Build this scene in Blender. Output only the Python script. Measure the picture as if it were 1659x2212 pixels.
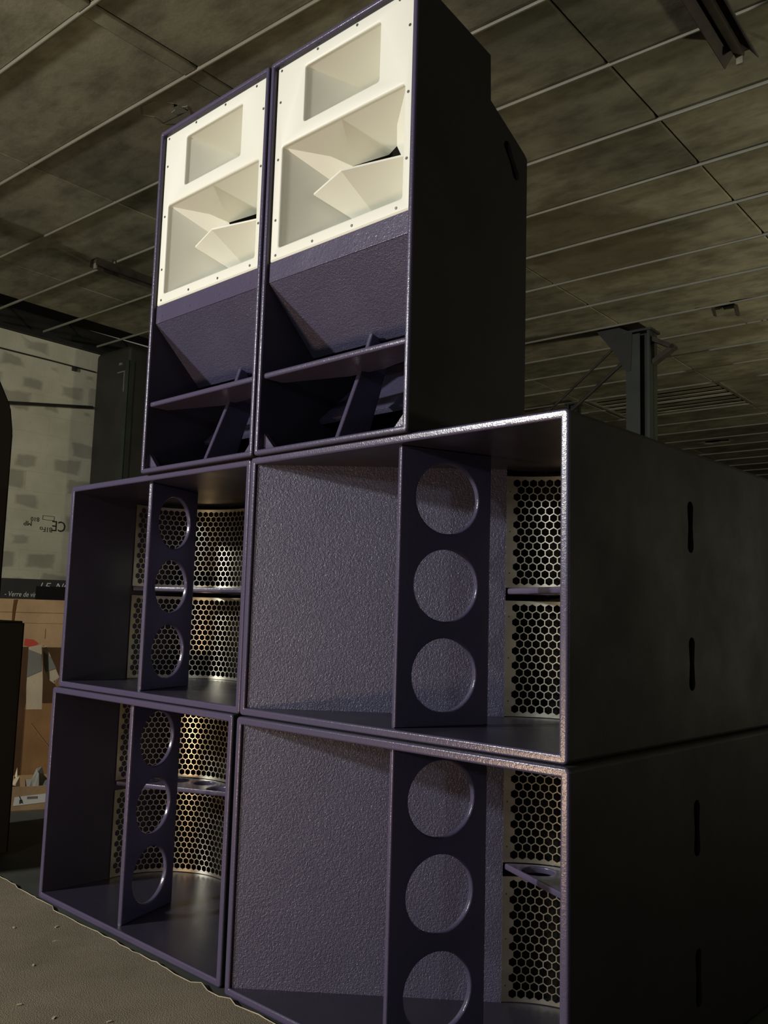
import bpy, bmesh, math, random
from mathutils import Vector, Matrix
from mathutils.geometry import tessellate_polygon
PI = math.pi
R_ = math.radians
for o in list(bpy.data.objects): bpy.data.objects.remove(o)
C = bpy.context.scene.collection
scene = bpy.context.scene
random.seed(7)

# ------------------------------------------------------------------ camera
cam_d = bpy.data.cameras.new('camera')
cam = bpy.data.objects.new('camera', cam_d); C.objects.link(cam)
cam.location = (2.0941, -1.6317, 1.0605)
cam.rotation_euler = (R_(96.636), R_(-1.630), R_(43.036))
cam_d.sensor_fit = 'VERTICAL'; cam_d.sensor_height = 24.0; cam_d.sensor_width = 18.0
cam_d.lens = 24.0 * 1926.56 / 2212.0
cam_d.clip_start = 0.02; cam_d.clip_end = 200
scene.camera = cam

# ------------------------------------------------------------------ world, lamps, exposure
w = bpy.data.worlds.new('hall_world'); scene.world = w; w.use_nodes = True
bg = w.node_tree.nodes['Background']
bg.inputs['Color'].default_value = (1.0, 0.95, 0.78, 1); bg.inputs['Strength'].default_value = 0.125

def area(name, loc, target, size, power, col, shape='DISK'):
    d = bpy.data.lights.new(name, 'AREA'); d.shape = shape; d.size = size; d.energy = power; d.color = col
    o = bpy.data.objects.new(name, d); C.objects.link(o); o.location = loc
    o.rotation_euler = (Vector(target) - Vector(loc)).to_track_quat('-Z', 'Y').to_euler()
    return o
area('work_flood_light', (-3.05, -6.3, 3.55), (0.0, 0.0, 1.6), 0.40, 520, (1.0, 0.985, 0.94))
area('front_right_cool_light', (2.7, -6.8, 2.7), (0.2, 0.0, 1.3), 0.35, 40, (0.88, 0.94, 1.0))  # cool light added for highlights on rounded edges; source unseen
area('low_warm_lamp', (-0.30, -2.3, 0.28), (0.1, 0.1, 2.4), 0.30, 25, (1.0, 0.68, 0.42))
area('ceiling_fill_light', (3.6, 9.0, 1.2), (3.2, 8.6, 4.5), 0.60, 235, (1.0, 0.92, 0.66))  # added out of view to brighten the right-hand ceiling

vs = scene.view_settings
vs.view_transform = 'Standard'; vs.look = 'None'; vs.gamma = 1.0; vs.use_curve_mapping = False
vs.exposure = 0.0

# ------------------------------------------------------------------ materials
def new_mat(name):
    m = bpy.data.materials.new(name); m.use_nodes = True
    nt = m.node_tree
    return m, nt, nt.nodes['Principled BSDF']
def N(nt, t, **kw):
    n = nt.nodes.new(t)
    for k, v in kw.items(): setattr(n, k, v)
    return n
def noise(nt, scale, detail=3, rough=0.5, coord='Object', dim=None):
    tc = N(nt, 'ShaderNodeTexCoord'); n = N(nt, 'ShaderNodeTexNoise')
    n.inputs['Scale'].default_value = scale; n.inputs['Detail'].default_value = detail; n.inputs['Roughness'].default_value = rough
    nt.links.new(tc.outputs[coord], n.inputs['Vector'])
    return n
def ramp(nt, src, stops):
    r = N(nt, 'ShaderNodeValToRGB'); e = r.color_ramp.elements
    while len(e) < len(stops): e.new(0.5)
    for i, (p, c) in enumerate(stops):
        e[i].position = p; e[i].color = (c[0], c[1], c[2], 1) if not isinstance(c, (int, float)) else (c, c, c, 1)
    nt.links.new(src, r.inputs['Fac']); return r
def bump(nt, bsdf, src, strength, dist=0.002):
    b = N(nt, 'ShaderNodeBump'); b.inputs['Strength'].default_value = strength; b.inputs['Distance'].default_value = dist
    nt.links.new(src, b.inputs['Height']); nt.links.new(b.outputs['Normal'], bsdf.inputs['Normal']); return b
def mixc(nt, fac, a, b, mode='MIX'):
    m = N(nt, 'ShaderNodeMix', data_type='RGBA', blend_type=mode)
    for s, v in ((0, fac), (6, a), (7, b)):
        if hasattr(v, 'is_linked') or hasattr(v, 'links'): nt.links.new(v, m.inputs[s])
        else: m.inputs[s].default_value = v if s == 0 else (v[0], v[1], v[2], 1)
    return m.outputs[2]

def paint(name, c1, c2, rough, grain, strength, dist, spec=0.5, mott=3.0):
    m, nt, b = new_mat(name)
    n1 = noise(nt, mott, 4, 0.6)
    r = ramp(nt, n1.outputs['Fac'], [(0.35, c1), (0.68, c2)])
    nt.links.new(r.outputs['Color'], b.inputs['Base Color'])
    n2 = noise(nt, grain, 2, 0.5)
    n3 = noise(nt, grain * 0.37, 2, 0.5)
    add = N(nt, 'ShaderNodeMath', operation='ADD'); nt.links.new(n2.outputs['Fac'], add.inputs[0]); nt.links.new(n3.outputs['Fac'], add.inputs[1])
    bump(nt, b, add.outputs[0], strength, dist)
    rr = ramp(nt, n1.outputs['Fac'], [(0.3, rough - 0.06), (0.7, rough + 0.08)])
    nt.links.new(rr.outputs['Color'], b.inputs['Roughness'])
    b.inputs['Specular IOR Level'].default_value = spec
    return m
M_PURPLE = paint('purple_paint', (0.070, 0.060, 0.108), (0.057, 0.050, 0.096), 0.24, 260, 0.30, 0.0015)
M_COARSE = paint('purple_coarse_paint', (0.070, 0.068, 0.122), (0.054, 0.051, 0.100), 0.30, 400, 1.0, 0.0018, 0.7, 5.0)
M_SHADED = paint('purple_paint_shaded', (0.026, 0.023, 0.037), (0.021, 0.019, 0.033), 0.34, 260, 0.15, 0.001, 0.5)  # same purple paint, darkened to carry the shade inside the cabinets
M_BLACK = paint('black_cabinet_paint', (0.023, 0.0215, 0.0195), (0.018, 0.017, 0.0155), 0.65, 300, 0.2, 0.001, 0.25)
M_VOID = paint('matt_black_and_shade', (0.010, 0.009, 0.008), (0.007, 0.007, 0.006), 0.9, 60, 0.1, 0.001, 0.05)  # black parts, plus deep shade in interiors, throats and vent put into colour
def m_horn():
    m, nt, b = new_mat('cream_white_fibreglass')
    n = noise(nt, 2.0, 3)
    r = ramp(nt, n.outputs['Fac'], [(0.3, (0.70, 0.705, 0.62)), (0.7, (0.74, 0.745, 0.66))])
    nt.links.new(r.outputs['Color'], b.inputs['Base Color']); b.inputs['Roughness'].default_value = 0.42
    n2 = noise(nt, 35, 2); bump(nt, b, n2.outputs['Fac'], 0.05, 0.002); return m
M_HORN = m_horn()
def m_steel():
    m, nt, b = new_mat('stainless_perforated_sheet')
    n = noise(nt, 14, 3)
    r = ramp(nt, n.outputs['Fac'], [(0.35, (0.53, 0.50, 0.40)), (0.7, (0.68, 0.65, 0.54))])
    nt.links.new(r.outputs['Color'], b.inputs['Base Color'])
    b.inputs['Metallic'].default_value = 1.0; b.inputs['Roughness'].default_value = 0.35
    return m
M_STEEL = m_steel()
def plain(name, col, rough=0.6, metallic=0.0, var=0.15, sc=8.0, bs=0.1, spec=0.4):
    m, nt, b = new_mat(name)
    n = noise(nt, sc, 4)
    lo = tuple(x * (1 - var) for x in col); hi = tuple(min(1, x * (1 + var)) for x in col)
    r = ramp(nt, n.outputs['Fac'], [(0.3, lo), (0.7, hi)])
    nt.links.new(r.outputs['Color'], b.inputs['Base Color'])
    b.inputs['Roughness'].default_value = rough; b.inputs['Metallic'].default_value = metallic
    b.inputs['Specular IOR Level'].default_value = spec
    n2 = noise(nt, sc * 12, 3); bump(nt, b, n2.outputs['Fac'], bs, 0.003)
    return m
M_SCREW = plain('dark_screw_steel', (0.10, 0.095, 0.085), 0.4, 0.8)
M_BAR = plain('dull_grey_ceiling_bar', (0.19, 0.178, 0.13), 0.5, 0.0, 0.15, 3)
M_RUST = plain('rusty_dark_sheet', (0.040, 0.030, 0.022), 0.7, 0.0, 0.5, 6)
M_GREENSTEEL = plain('dark_green_painted_steel', (0.027, 0.034, 0.027), 0.55, 0.0, 0.25, 3)
M_DARKSTEEL = plain('blackened_steel', (0.022, 0.022, 0.018), 0.6, 0.0, 0.3, 3)
M_PIER = plain('dark_olive_pier_paint', (0.028, 0.028, 0.020), 0.6, 0.0, 0.3, 2)
M_CARTON = plain('tan_cardboard', (0.36, 0.235, 0.12), 0.85, 0, 0.18, 5, 0.25, 0.15)
M_BROWNCARTON = plain('brown_cardboard', (0.24, 0.125, 0.05), 0.85, 0, 0.2, 5, 0.25, 0.15)
M_SHADECARTON = plain('shaded_brown_cardboard', (0.07, 0.036, 0.016), 0.9, 0, 0.25, 5, 0.25, 0.1)  # brown card darkened further by the shade in the pile
M_PALECARD = plain('pale_card_lining', (0.44, 0.36, 0.24), 0.85, 0, 0.12, 6, 0.2, 0.15)
M_FLATGREY = plain('flat_grey', (0.17, 0.165, 0.135), 0.8, 0, 0.12, 6, 0.1, 0.15)  # plain grey for flap bands, tray mark and crumpled card
M_BLACKPRINT = plain('black_print', (0.018, 0.017, 0.014), 0.6, 0, 0.2, 6, 0.1, 0.3)
M_REDPRINT = plain('red_print', (0.42, 0.06, 0.035), 0.7, 0, 0.15, 6, 0.1, 0.2)
M_WHITELABEL = plain('white_paper_label', (0.62, 0.61, 0.55), 0.7, 0, 0.05, 6, 0.05, 0.2)
M_TAPE = plain('brown_tape', (0.10, 0.045, 0.012), 0.4, 0, 0.3, 6, 0.1, 0.4)
M_INK = plain('faded_black_ink', (0.045, 0.045, 0.035), 0.8, 0, 0.3, 30, 0.0, 0.1)
M_WHITEINK = plain('white_ink', (0.42, 0.41, 0.36), 0.7, 0, 0.1, 30, 0.0, 0.1)
M_PLASTER = plain('bare_grey_plaster', (0.20, 0.20, 0.155), 0.9, 0, 0.1, 12, 0.3, 0.1)

def m_ceiling():
    m, nt, b = new_mat('mottled_ceiling_board')
    geo = N(nt, 'ShaderNodeNewGeometry'); oi = N(nt, 'ShaderNodeObjectInfo')
    def wn(scale, detail, sy=1.0):
        mp = N(nt, 'ShaderNodeMapping'); mp.inputs['Scale'].default_value = (1, sy, 1)
        nt.links.new(geo.outputs['Position'], mp.inputs['Vector'])
        n = N(nt, 'ShaderNodeTexNoise'); n.inputs['Scale'].default_value = scale; n.inputs['Detail'].default_value = detail; n.inputs['Roughness'].default_value = 0.62
        nt.links.new(mp.outputs[0], n.inputs['Vector']); return n
    n1 = wn(1.1, 6); n2 = wn(3.2, 6, 2.0)
    r1 = ramp(nt, n1.outputs['Fac'], [(0.36, (0.225, 0.212, 0.152)), (0.62, (0.375, 0.350, 0.245))])
    r2 = ramp(nt, n2.outputs['Fac'], [(0.34, 0.62), (0.58, 1.0)])
    c = mixc(nt, 1.0, r1.outputs['Color'], r2.outputs['Color'], 'MULTIPLY')
    rr = ramp(nt, oi.outputs['Random'], [(0.0, 0.82), (1.0, 1.12)])
    c = mixc(nt, 1.0, c, rr.outputs['Color'], 'MULTIPLY')
    def stain(cx, cy, rad, col, c, sq=1.0):
        s = N(nt, 'ShaderNodeVectorMath', operation='SUBTRACT'); s.inputs[1].default_value = (cx, cy, 4.5)
        nt.links.new(geo.outputs['Position'], s.inputs[0])
        mu = N(nt, 'ShaderNodeVectorMath', operation='MULTIPLY'); mu.inputs[1].default_value = (1, sq, 0); nt.links.new(s.outputs[0], mu.inputs[0])
        l = N(nt, 'ShaderNodeVectorMath', operation='LENGTH'); nt.links.new(mu.outputs[0], l.inputs[0])
        n = wn(1.7, 6); k = N(nt, 'ShaderNodeMath', operation='MULTIPLY_ADD'); k.inputs[1].default_value = -2.0 * rad; nt.links.new(n.outputs['Fac'], k.inputs[0]); nt.links.new(l.outputs['Value'], k.inputs[2])
        f = ramp(nt, k.outputs[0], [(0.0, 0.62), (0.10 * rad, 0.4), (0.4 * rad, 0.0)])
        return mixc(nt, f.outputs['Color'], c, col)
    c = stain(-2.05, 5.45, 0.62, (0.13, 0.10, 0.06), c, 0.8)
    c = stain(-1.9, 8.5, 0.35, (0.16, 0.13, 0.085), c)
    nt.links.new(c, b.inputs['Base Color']); b.inputs['Roughness'].default_value = 0.85; b.inputs['Specular IOR Level'].default_value = 0.125
    n3 = wn(40, 4); bump(nt, b, n3.outputs['Fac'], 0.25, 0.004)
    return m
M_CEIL = m_ceiling()
def m_block():
    m, nt, b = new_mat('mortar_smeared_concrete_block')
    tc = N(nt, 'ShaderNodeTexCoord'); oi = N(nt, 'ShaderNodeObjectInfo'); geo = N(nt, 'ShaderNodeNewGeometry')
    n = N(nt, 'ShaderNodeTexNoise'); n.inputs['Scale'].default_value = 3.4; n.inputs['Detail'].default_value = 4; nt.links.new(geo.outputs['Position'], n.inputs['Vector'])
    # each block shows bare grey through its mortar smear by its own amount
    sep = N(nt, 'ShaderNodeSeparateXYZ'); nt.links.new(tc.outputs['Generated'], sep.inputs[0])
    def edge(o):
        a = N(nt, 'ShaderNodeMath', operation='SUBTRACT'); a.inputs[1].default_value = 0.5; nt.links.new(o, a.inputs[0])
        q = N(nt, 'ShaderNodeMath', operation='ABSOLUTE'); nt.links.new(a.outputs[0], q.inputs[0]); return q.outputs[0]
    mx = N(nt, 'ShaderNodeMath', operation='MAXIMUM'); nt.links.new(edge(sep.outputs['Y']), mx.inputs[0]); nt.links.new(edge(sep.outputs['Z']), mx.inputs[1])
    s1 = N(nt, 'ShaderNodeMath', operation='MULTIPLY_ADD'); s1.inputs[1].default_value = 0.55; nt.links.new(n.outputs['Fac'], s1.inputs[0]); nt.links.new(mx.outputs[0], s1.inputs[2])
    s2 = N(nt, 'ShaderNodeMath', operation='MULTIPLY_ADD'); s2.inputs[1].default_value = 0.55; nt.links.new(oi.outputs['Random'], s2.inputs[0]); nt.links.new(s1.outputs[0], s2.inputs[2])
    f = ramp(nt, s2.outputs[0], [(0.66, 1.0), (0.78, 0.0)])
    n2 = N(nt, 'ShaderNodeTexNoise'); n2.inputs['Scale'].default_value = 2.2; n2.inputs['Detail'].default_value = 5; nt.links.new(geo.outputs['Position'], n2.inputs['Vector'])
    light = ramp(nt, n2.outputs['Fac'], [(0.35, (0.62, 0.60, 0.44)), (0.65, (0.75, 0.73, 0.55))])
    grey = ramp(nt, n2.outputs['Fac'], [(0.35, (0.40, 0.39, 0.29)), (0.65, (0.50, 0.49, 0.37))])
    c = mixc(nt, f.outputs['Color'], light.outputs['Color'], grey.outputs['Color'])
    nt.links.new(c, b.inputs['Base Color']); b.inputs['Roughness'].default_value = 0.9; b.inputs['Specular IOR Level'].default_value = 0.1
    n3 = N(nt, 'ShaderNodeTexNoise'); n3.inputs['Scale'].default_value = 45; n3.inputs['Detail'].default_value = 4; nt.links.new(geo.outputs['Position'], n3.inputs['Vector'])
    bump(nt, b, n3.outputs['Fac'], 0.35, 0.004)
    return m
M_BLOCK = m_block()
def m_carpet():
    m, nt, b = new_mat('worn_grey_brown_carpet')
    n = noise(nt, 2.2, 6, 0.65); n2 = noise(nt, 260, 3)
    r = ramp(nt, n.outputs['Fac'], [(0.35, (0.145, 0.126, 0.090)), (0.65, (0.205, 0.175, 0.130))])
    r2 = ramp(nt, n2.outputs['Fac'], [(0.3, 0.7), (0.7, 1.25)])
    c = mixc(nt, 1.0, r.outputs['Color'], r2.outputs['Color'], 'MULTIPLY')
    v = noise(nt, 17, 1); f = ramp(nt, v.outputs['Fac'], [(0.775, 0.0), (0.80, 1.0)])
    c = mixc(nt, f.outputs['Color'], c, (0.30, 0.28, 0.22))
    nt.links.new(c, b.inputs['Base Color']); b.inputs['Roughness'].default_value = 0.95; b.inputs['Specular IOR Level'].default_value = 0.1
    bump(nt, b, n2.outputs['Fac'], 0.8, 0.004); return m
M_CARPET = m_carpet()
M_FRINGE = plain('pale_carpet_backing', (0.34, 0.31, 0.22), 0.9)
M_FLOOR = plain('dark_concrete_floor', (0.040, 0.042, 0.036), 0.75, 0, 0.35, 2.5, 0.3, 0.3)
M_WALL = plain('pale_rendered_wall', (0.52, 0.50, 0.36), 0.9, 0, 0.12, 2, 0.2, 0.1)
M_ROOF = plain('shaded_roof_underside', (0.010, 0.010, 0.008), 0.9, 0, 0.3, 2, 0.1, 0.05)  # near-black colour carries the darkness of the roof space

# ------------------------------------------------------------------ object helpers
def link(name, me, parent=None):
    o = bpy.data.objects.new(name, me); C.objects.link(o)
    if parent: o.parent = parent
    return o
def mesh_obj(name, vf, mats, parent=None, smooth=35, mi=None, weld=True, wn=False):
    vs_, fs = vf
    me = bpy.data.meshes.new(name); me.from_pydata([tuple(v) for v in vs_], [], fs)
    if not isinstance(mats, (list, tuple)): mats = [mats]
    for m in mats: me.materials.append(m)
    if mi:
        for p, i in zip(me.polygons, mi): p.material_index = i
    bm = bmesh.new(); bm.from_mesh(me)
    if weld: bmesh.ops.remove_doubles(bm, verts=bm.verts, dist=1e-5)
    bmesh.ops.recalc_face_normals(bm, faces=bm.faces)
    bm.to_mesh(me); bm.free()
    if smooth:
        for p in me.polygons: p.use_smooth = True
        me.set_sharp_from_angle(angle=R_(smooth))
    o = link(name, me, parent)
    if smooth and wn: weight(o)
    return o
def weight(o):
    md = o.modifiers.new('face_weighted', 'WEIGHTED_NORMAL'); md.keep_sharp = True; md.weight = 100
def tag(o, label=None, cat=None, group=None, kind=None):
    if label: o['label'] = label
    if cat: o['category'] = cat
    if group: o['group'] = group
    if kind: o['kind'] = kind
    return o
def thing(name, loc=(0, 0, 0), rz=0.0, **kw):
    o = bpy.data.objects.new(name, None); o.empty_display_size = 0.1; C.objects.link(o)
    o.location = loc; o.rotation_euler = (0, 0, rz); return tag(o, **kw)
def cat_vf(*parts):
    V, F = [], []
    for v, f in parts:
        k = len(V); V += list(v); F += [tuple(i + k for i in q) for q in f]
    return V, F
def box(x0, x1, y0, y1, z0, z1):
    v = [(x, y, z) for x in (x0, x1) for y in (y0, y1) for z in (z0, z1)]
    return v, [(0, 1, 3, 2), (4, 6, 7, 5), (0, 4, 5, 1), (2, 3, 7, 6), (0, 2, 6, 4), (1, 5, 7, 3)]
def bevbox(x0, x1, y0, y1, z0, z1, r):
    """box with chamfered edges"""
    bm = bmesh.new(); v, f = box(x0, x1, y0, y1, z0, z1)
    vv = [bm.verts.new(p) for p in v]
    for q in f: bm.faces.new([vv[i] for i in q])
    bmesh.ops.recalc_face_normals(bm, faces=bm.faces)
    bmesh.ops.bevel(bm, geom=list(bm.edges), offset=r, segments=2, affect='EDGES', profile=0.5)
    bm.verts.index_update(); out = ([tuple(x.co) for x in bm.verts], [tuple(x.index for x in g.verts) for g in bm.faces]); bm.free(); return out
def bar(p, q, wd, ht=None, up=(0, 0, 1)):
    p = Vector(p); q = Vector(q); ht = ht or wd
    d = (q - p).normalized(); s = d.cross(Vector(up))
    if s.length < 1e-4: s = d.cross(Vector((1, 0, 0)))
    s.normalize(); t = s.cross(d).normalized()
    v = []
    for e in (p, q):
        for a, b in ((-1, -1), (1, -1), (1, 1), (-1, 1)): v.append(e + s * (a * wd / 2) + t * (b * ht / 2))
    return v, [(0, 1, 2, 3), (4, 7, 6, 5), (0, 4, 5, 1), (1, 5, 6, 2), (2, 6, 7, 3), (3, 7, 4, 0)]
def tube(pts, r, n=8):
    V, F = [], []
    P = [Vector(p) for p in pts]
    for i, p in enumerate(P):
        d = (P[min(i + 1, len(P) - 1)] - P[max(i - 1, 0)]).normalized()
        s = d.cross(Vector((0, 0, 1)));
        if s.length < 1e-4: s = d.cross(Vector((1, 0, 0)))
        s.normalize(); t = s.cross(d)
        for k in range(n):
            a = 2 * PI * k / n; V.append(p + s * (r * math.cos(a)) + t * (r * math.sin(a)))
    for i in range(len(P) - 1):
        for k in range(n): F.append((i * n + k, i * n + (k + 1) % n, (i + 1) * n + (k + 1) % n, (i + 1) * n + k))
    F.append(tuple(range(n))[::-1]); F.append(tuple((len(P) - 1) * n + k for k in range(n)))
    return V, F
def area2(l): return sum(l[i][0] * l[(i + 1) % len(l)][1] - l[(i + 1) % len(l)][0] * l[i][1] for i in range(len(l))) / 2
def offset(loop, d):
    """move a closed 2-D loop to its left by d (inwards for a counter-clockwise loop)"""
    n = len(loop); out = []
    for i in range(n):
        a, b, c = Vector(loop[i - 1]), Vector(loop[i]), Vector(loop[(i + 1) % n])
        e1 = (b - a).normalized(); e2 = (c - b).normalized()
        n1 = Vector((-e1.y, e1.x)); n2 = Vector((-e2.y, e2.x)); m = n1 + n2
        m = m / max(0.35, (1 + n1.dot(n2)))
        out.append((b.x + m.x * d, b.y + m.y * d))
    return out
def plate(outer, holes, t, r, mp, seg=3, back=True):
    """plate in (u,v) with holes, front edges rounded by r, thickness t; mp maps (u,v,w) to space"""
    if area2(outer) < 0: outer = outer[::-1]
    hs = [h[::-1] if area2(h) > 0 else h for h in holes]
    loops = [outer] + hs
    V, F = [], []; fr = []; bk = []
    for L in loops:
        n = len(L); prev = None
        prof = [(r * (1 - math.sin(PI / 2 * k / seg)), r * (1 - math.cos(PI / 2 * k / seg))) for k in range(seg + 1)] if r > 0 else [(0, 0)]
        prof.append((0, t))
        for k, (o, dep) in enumerate(prof):
            base = len(V); V += [mp(u, v, dep) for u, v in (offset(L, o) if o > 1e-7 else L)]
            if k == 0: fr.append((base, n))
            if prev is not None:
                for i in range(n): F.append((prev + i, prev + (i + 1) % n, base + (i + 1) % n, base + i))
            prev = base
        bk.append((prev, n))
    def fill(sets, offs):
        polys = [[Vector((p[0], p[1], 0)) for p in (offset(L, offs) if offs > 1e-7 else L)] for L in loops]
        idx = [b + i for b, n in sets for i in range(n)]
        for tr in tessellate_polygon(polys): F.append(tuple(idx[i] for i in tr))
    fill(fr, r)
    if back: fill(bk, 0)
    return V, F
def circle(cx, cy, r, n=40): return [(cx + r * math.cos(2 * PI * i / n), cy + r * math.sin(2 * PI * i / n)) for i in range(n)]
def rrect(x0, x1, z0, z1, R, seg=4):
    out = []
    for cx, cz, a0 in ((x1 - R, z0 + R, -90), (x1 - R, z1 - R, 0), (x0 + R, z1 - R, 90), (x0 + R, z0 + R, 180)):
        for k in range(seg + 1):
            a = R_(a0 + 90 * k / seg); out.append((cx + R * math.cos(a), cz + R * math.sin(a)))
    return out
def sweep(rings, cap0=True, cap1=True):
    V, F = [], []; n = len(rings[0])
    for r in rings: V += r
    for i in range(len(rings) - 1):
        for k in range(n): F.append((i * n + k, i * n + (k + 1) % n, (i + 1) * n + (k + 1) % n, (i + 1) * n + k))
    if cap0: F.append(tuple(range(n)))
    if cap1: F.append(tuple((len(rings) - 1) * n + k for k in range(n)))
    return V, F
def prism(poly, axis, a0, a1):
    """extrude a 2-D polygon along an axis: 'x' -> poly in (y,z), 'y' -> (x,z), 'z' -> (x,y)"""
    f = {'x': lambda p, a: (a, p[0], p[1]), 'y': lambda p, a: (p[0], a, p[1]), 'z': lambda p, a: (p[0], p[1], a)}[axis]
    n = len(poly); V = [f(p, a0) for p in poly] + [f(p, a1) for p in poly]
    F = [tuple(range(n)), tuple(range(2 * n - 1, n - 1, -1))] + [(i, (i + 1) % n, n + (i + 1) % n, n + i) for i in range(n)]
    return V, F
def boolean_cut(o, cutters):
    for c in cutters:
        md = o.modifiers.new('cut', 'BOOLEAN'); md.object = c; md.operation = 'DIFFERENCE'; md.solver = 'EXACT'
    dg = bpy.context.evaluated_depsgraph_get(); dg.update()
    me = bpy.data.meshes.new_from_object(o.evaluated_get(dg)); old = o.data
    o.modifiers.clear(); o.data = me; me.name = old.name
    for c in cutters: bpy.data.objects.remove(c)
def bone(cy, cz, L, wd, ang=0.0):
    """hand-hole outline, slightly waisted, in (y,z)"""
    pts = []
    n = 10; h = L / 2 - wd / 2
    for k in range(n + 1):
        a = PI * k / n; pts.append((wd / 2 * math.cos(a), h + wd / 2 * math.sin(a)))
    pts.append((-wd / 2 * 0.74, 0))
    for k in range(n + 1):
        a = PI + PI * k / n; pts.append((wd / 2 * math.cos(a), -h + wd / 2 * math.sin(a)))
    pts.append((wd / 2 * 0.74, 0))
    ca, sa = math.cos(ang), math.sin(ang)
    return [(cy + p[0] * ca - p[1] * sa, cz + p[0] * sa + p[1] * ca) for p in pts]

# ================================================================== SETTING
TH = R_(3.3)                                       # the hall is turned a little from the speaker stack
ZC = 4.5
def hall(x, y, z=0.0): return (x * math.cos(TH) - y * math.sin(TH), x * math.sin(TH) + y * math.cos(TH), z)

fl = tag(mesh_obj('floor', box(-12, 9, -9, 34, -0.12, 0), M_FLOOR, smooth=0), kind='structure')
roof = tag(mesh_obj('roof', box(-11, 9, -9, 34, 5.5, 5.6), M_ROOF, smooth=0), kind='structure')

ceil = thing('ceiling', (0, 0, 0), TH); tag(ceil, kind='structure')
ROW0, ROWS = 0.77, 0.766
XS = [-0.32 + 2.08 * i for i in range(-4, 3)]      # cross seams
def jag(cx, cy, rx, ry, n, s, j=0.35):
    rnd = random.Random(s); out = []
    for k in range(n):
        a = 2 * PI * k / n; q = 1 - j * rnd.random(); out.append((cx + rx * q * math.cos(a), cy + ry * q * math.sin(a)))
    return out
holes = {(1, -2): jag(-2.875, 1.755, 0.085, 0.055, 11, 3, 0.55), (9, -1): jag(-1.22, 7.76, 0.17, 0.16, 13, 5, 0.5), (18, -2): jag(-3.84, 14.93, 0.42, 0.20, 13, 8, 0.45)}
panel_cache = {}
VENT = set([(13, -2), (14, -2)])
for k in range(-3, 24):
    y0 = ROW0 + ROWS * k + 0.012; y1 = ROW0 + ROWS * (k + 1) - 0.012
    for i in range(-4, 2):
        xa = -0.32 + 2.08 * i + 0.009; xb = -0.32 + 2.08 * (i + 1) - 0.009
        if i == -4: xa = -7.50
        if i == -2 and k <= 4: xb = -2.54            # the plank strip beside this seam
        if (k, i) in VENT: continue
        if (k, i) in holes:
            h = holes[(k, i)]
            hx = [p[0] for p in h]; hy = [p[1] for p in h]
            vf = plate([(xa, y0), (xb, y0), (xb, y1), (xa, y1)], [h], 0.03, 0, lambda u, v, q: (u, v, ZC + q))
            mesh_obj('ceiling_panel', vf, M_CEIL, ceil, 0)
        else:
            wd, dp = round(xb - xa, 4), round(y1 - y0, 4)
            key = (wd, dp)
            if key not in panel_cache:
                po = mesh_obj('ceiling_panel', bevbox(-wd / 2, wd / 2, -dp / 2, dp / 2, 0, 0.03, 0.004), M_CEIL, ceil, 0); panel_cache[key] = po.data
            else: po = link('ceiling_panel', panel_cache[key], ceil)
            po.location = ((xa + xb) / 2, (y0 + y1) / 2, ZC + random.uniform(0, 0.006))
            po.rotation_euler = (random.uniform(-0.004, 0.004), random.uniform(-0.0015, 0.0015), 0)
for k in range(-3, 5):                                 # narrow plank strip
    y0 = ROW0 + ROWS * k + 0.012; y1 = ROW0 + ROWS * (k + 1) - 0.012
    mesh_obj('ceiling_plank', bevbox(-2.527, -2.412, y0, y1, ZC - 0.006, ZC + 0.02, 0.004), M_CEIL, ceil, 0)
far = []
for k in range(24, 42):
    for i in range(-4, 2):
        far.append(box(-0.32 + 2.08 * i + 0.01, -0.32 + 2.08 * (i + 1) - 0.01, ROW0 + ROWS * k + 0.012, ROW0 + ROWS * (k + 1) - 0.012, ZC, ZC + 0.03))
tag(mesh_obj('distant_ceiling_panels', cat_vf(*far), M_CEIL, ceil, 0, weld=False), kind='stuff')
barme = None
for k in range(-3, 42):
    y = ROW0 + ROWS * k
    rad = 0.013
    prof = [(-0.010, 0.012), (-0.010, 0.000), (-0.007, -0.010), (0, -0.013), (0.007, -0.010), (0.010, 0.000), (0.010, 0.012)]
    if barme is None:
        b_ = mesh_obj('ceiling_bar', prism(prof, 'x', -8.36, 4.2), M_BAR, ceil, 50); barme = b_.data
    else: b_ = link('ceiling_bar', barme, ceil)
    b_.location = (0, y, ZC - 0.004)
# torn plaster beside the small hole
pp = [(-3.06, 1.57), (-2.93, 1.575), (-2.85, 1.68), (-2.83, 1.80), (-2.90, 1.87), (-3.0, 1.90), (-3.05, 1.84), (-3.12, 1.79), (-3.10, 1.70), (-3.14, 1.63)]
mesh_obj('torn_patch', plate(pp, [jag(-2.875, 1.755, 0.088, 0.058, 11, 3, 0.55)], 0.004, 0, lambda u, v, q: (u, v, ZC - 0.004 + q)), M_PLASTER, ceil, 0)
# shreds hanging in the larger hole
for x, y, l in ((-1.33, 7.70, 0.11), (-1.10, 7.75, 0.13), (-1.14, 7.85, 0.10)):
    mesh_obj('hanging_shred', cat_vf(bar((x, y, ZC + 0.02), (x + 0.03, y - 0.01, ZC - l), 0.05, 0.008)), M_RUST, ceil, 0)

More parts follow.
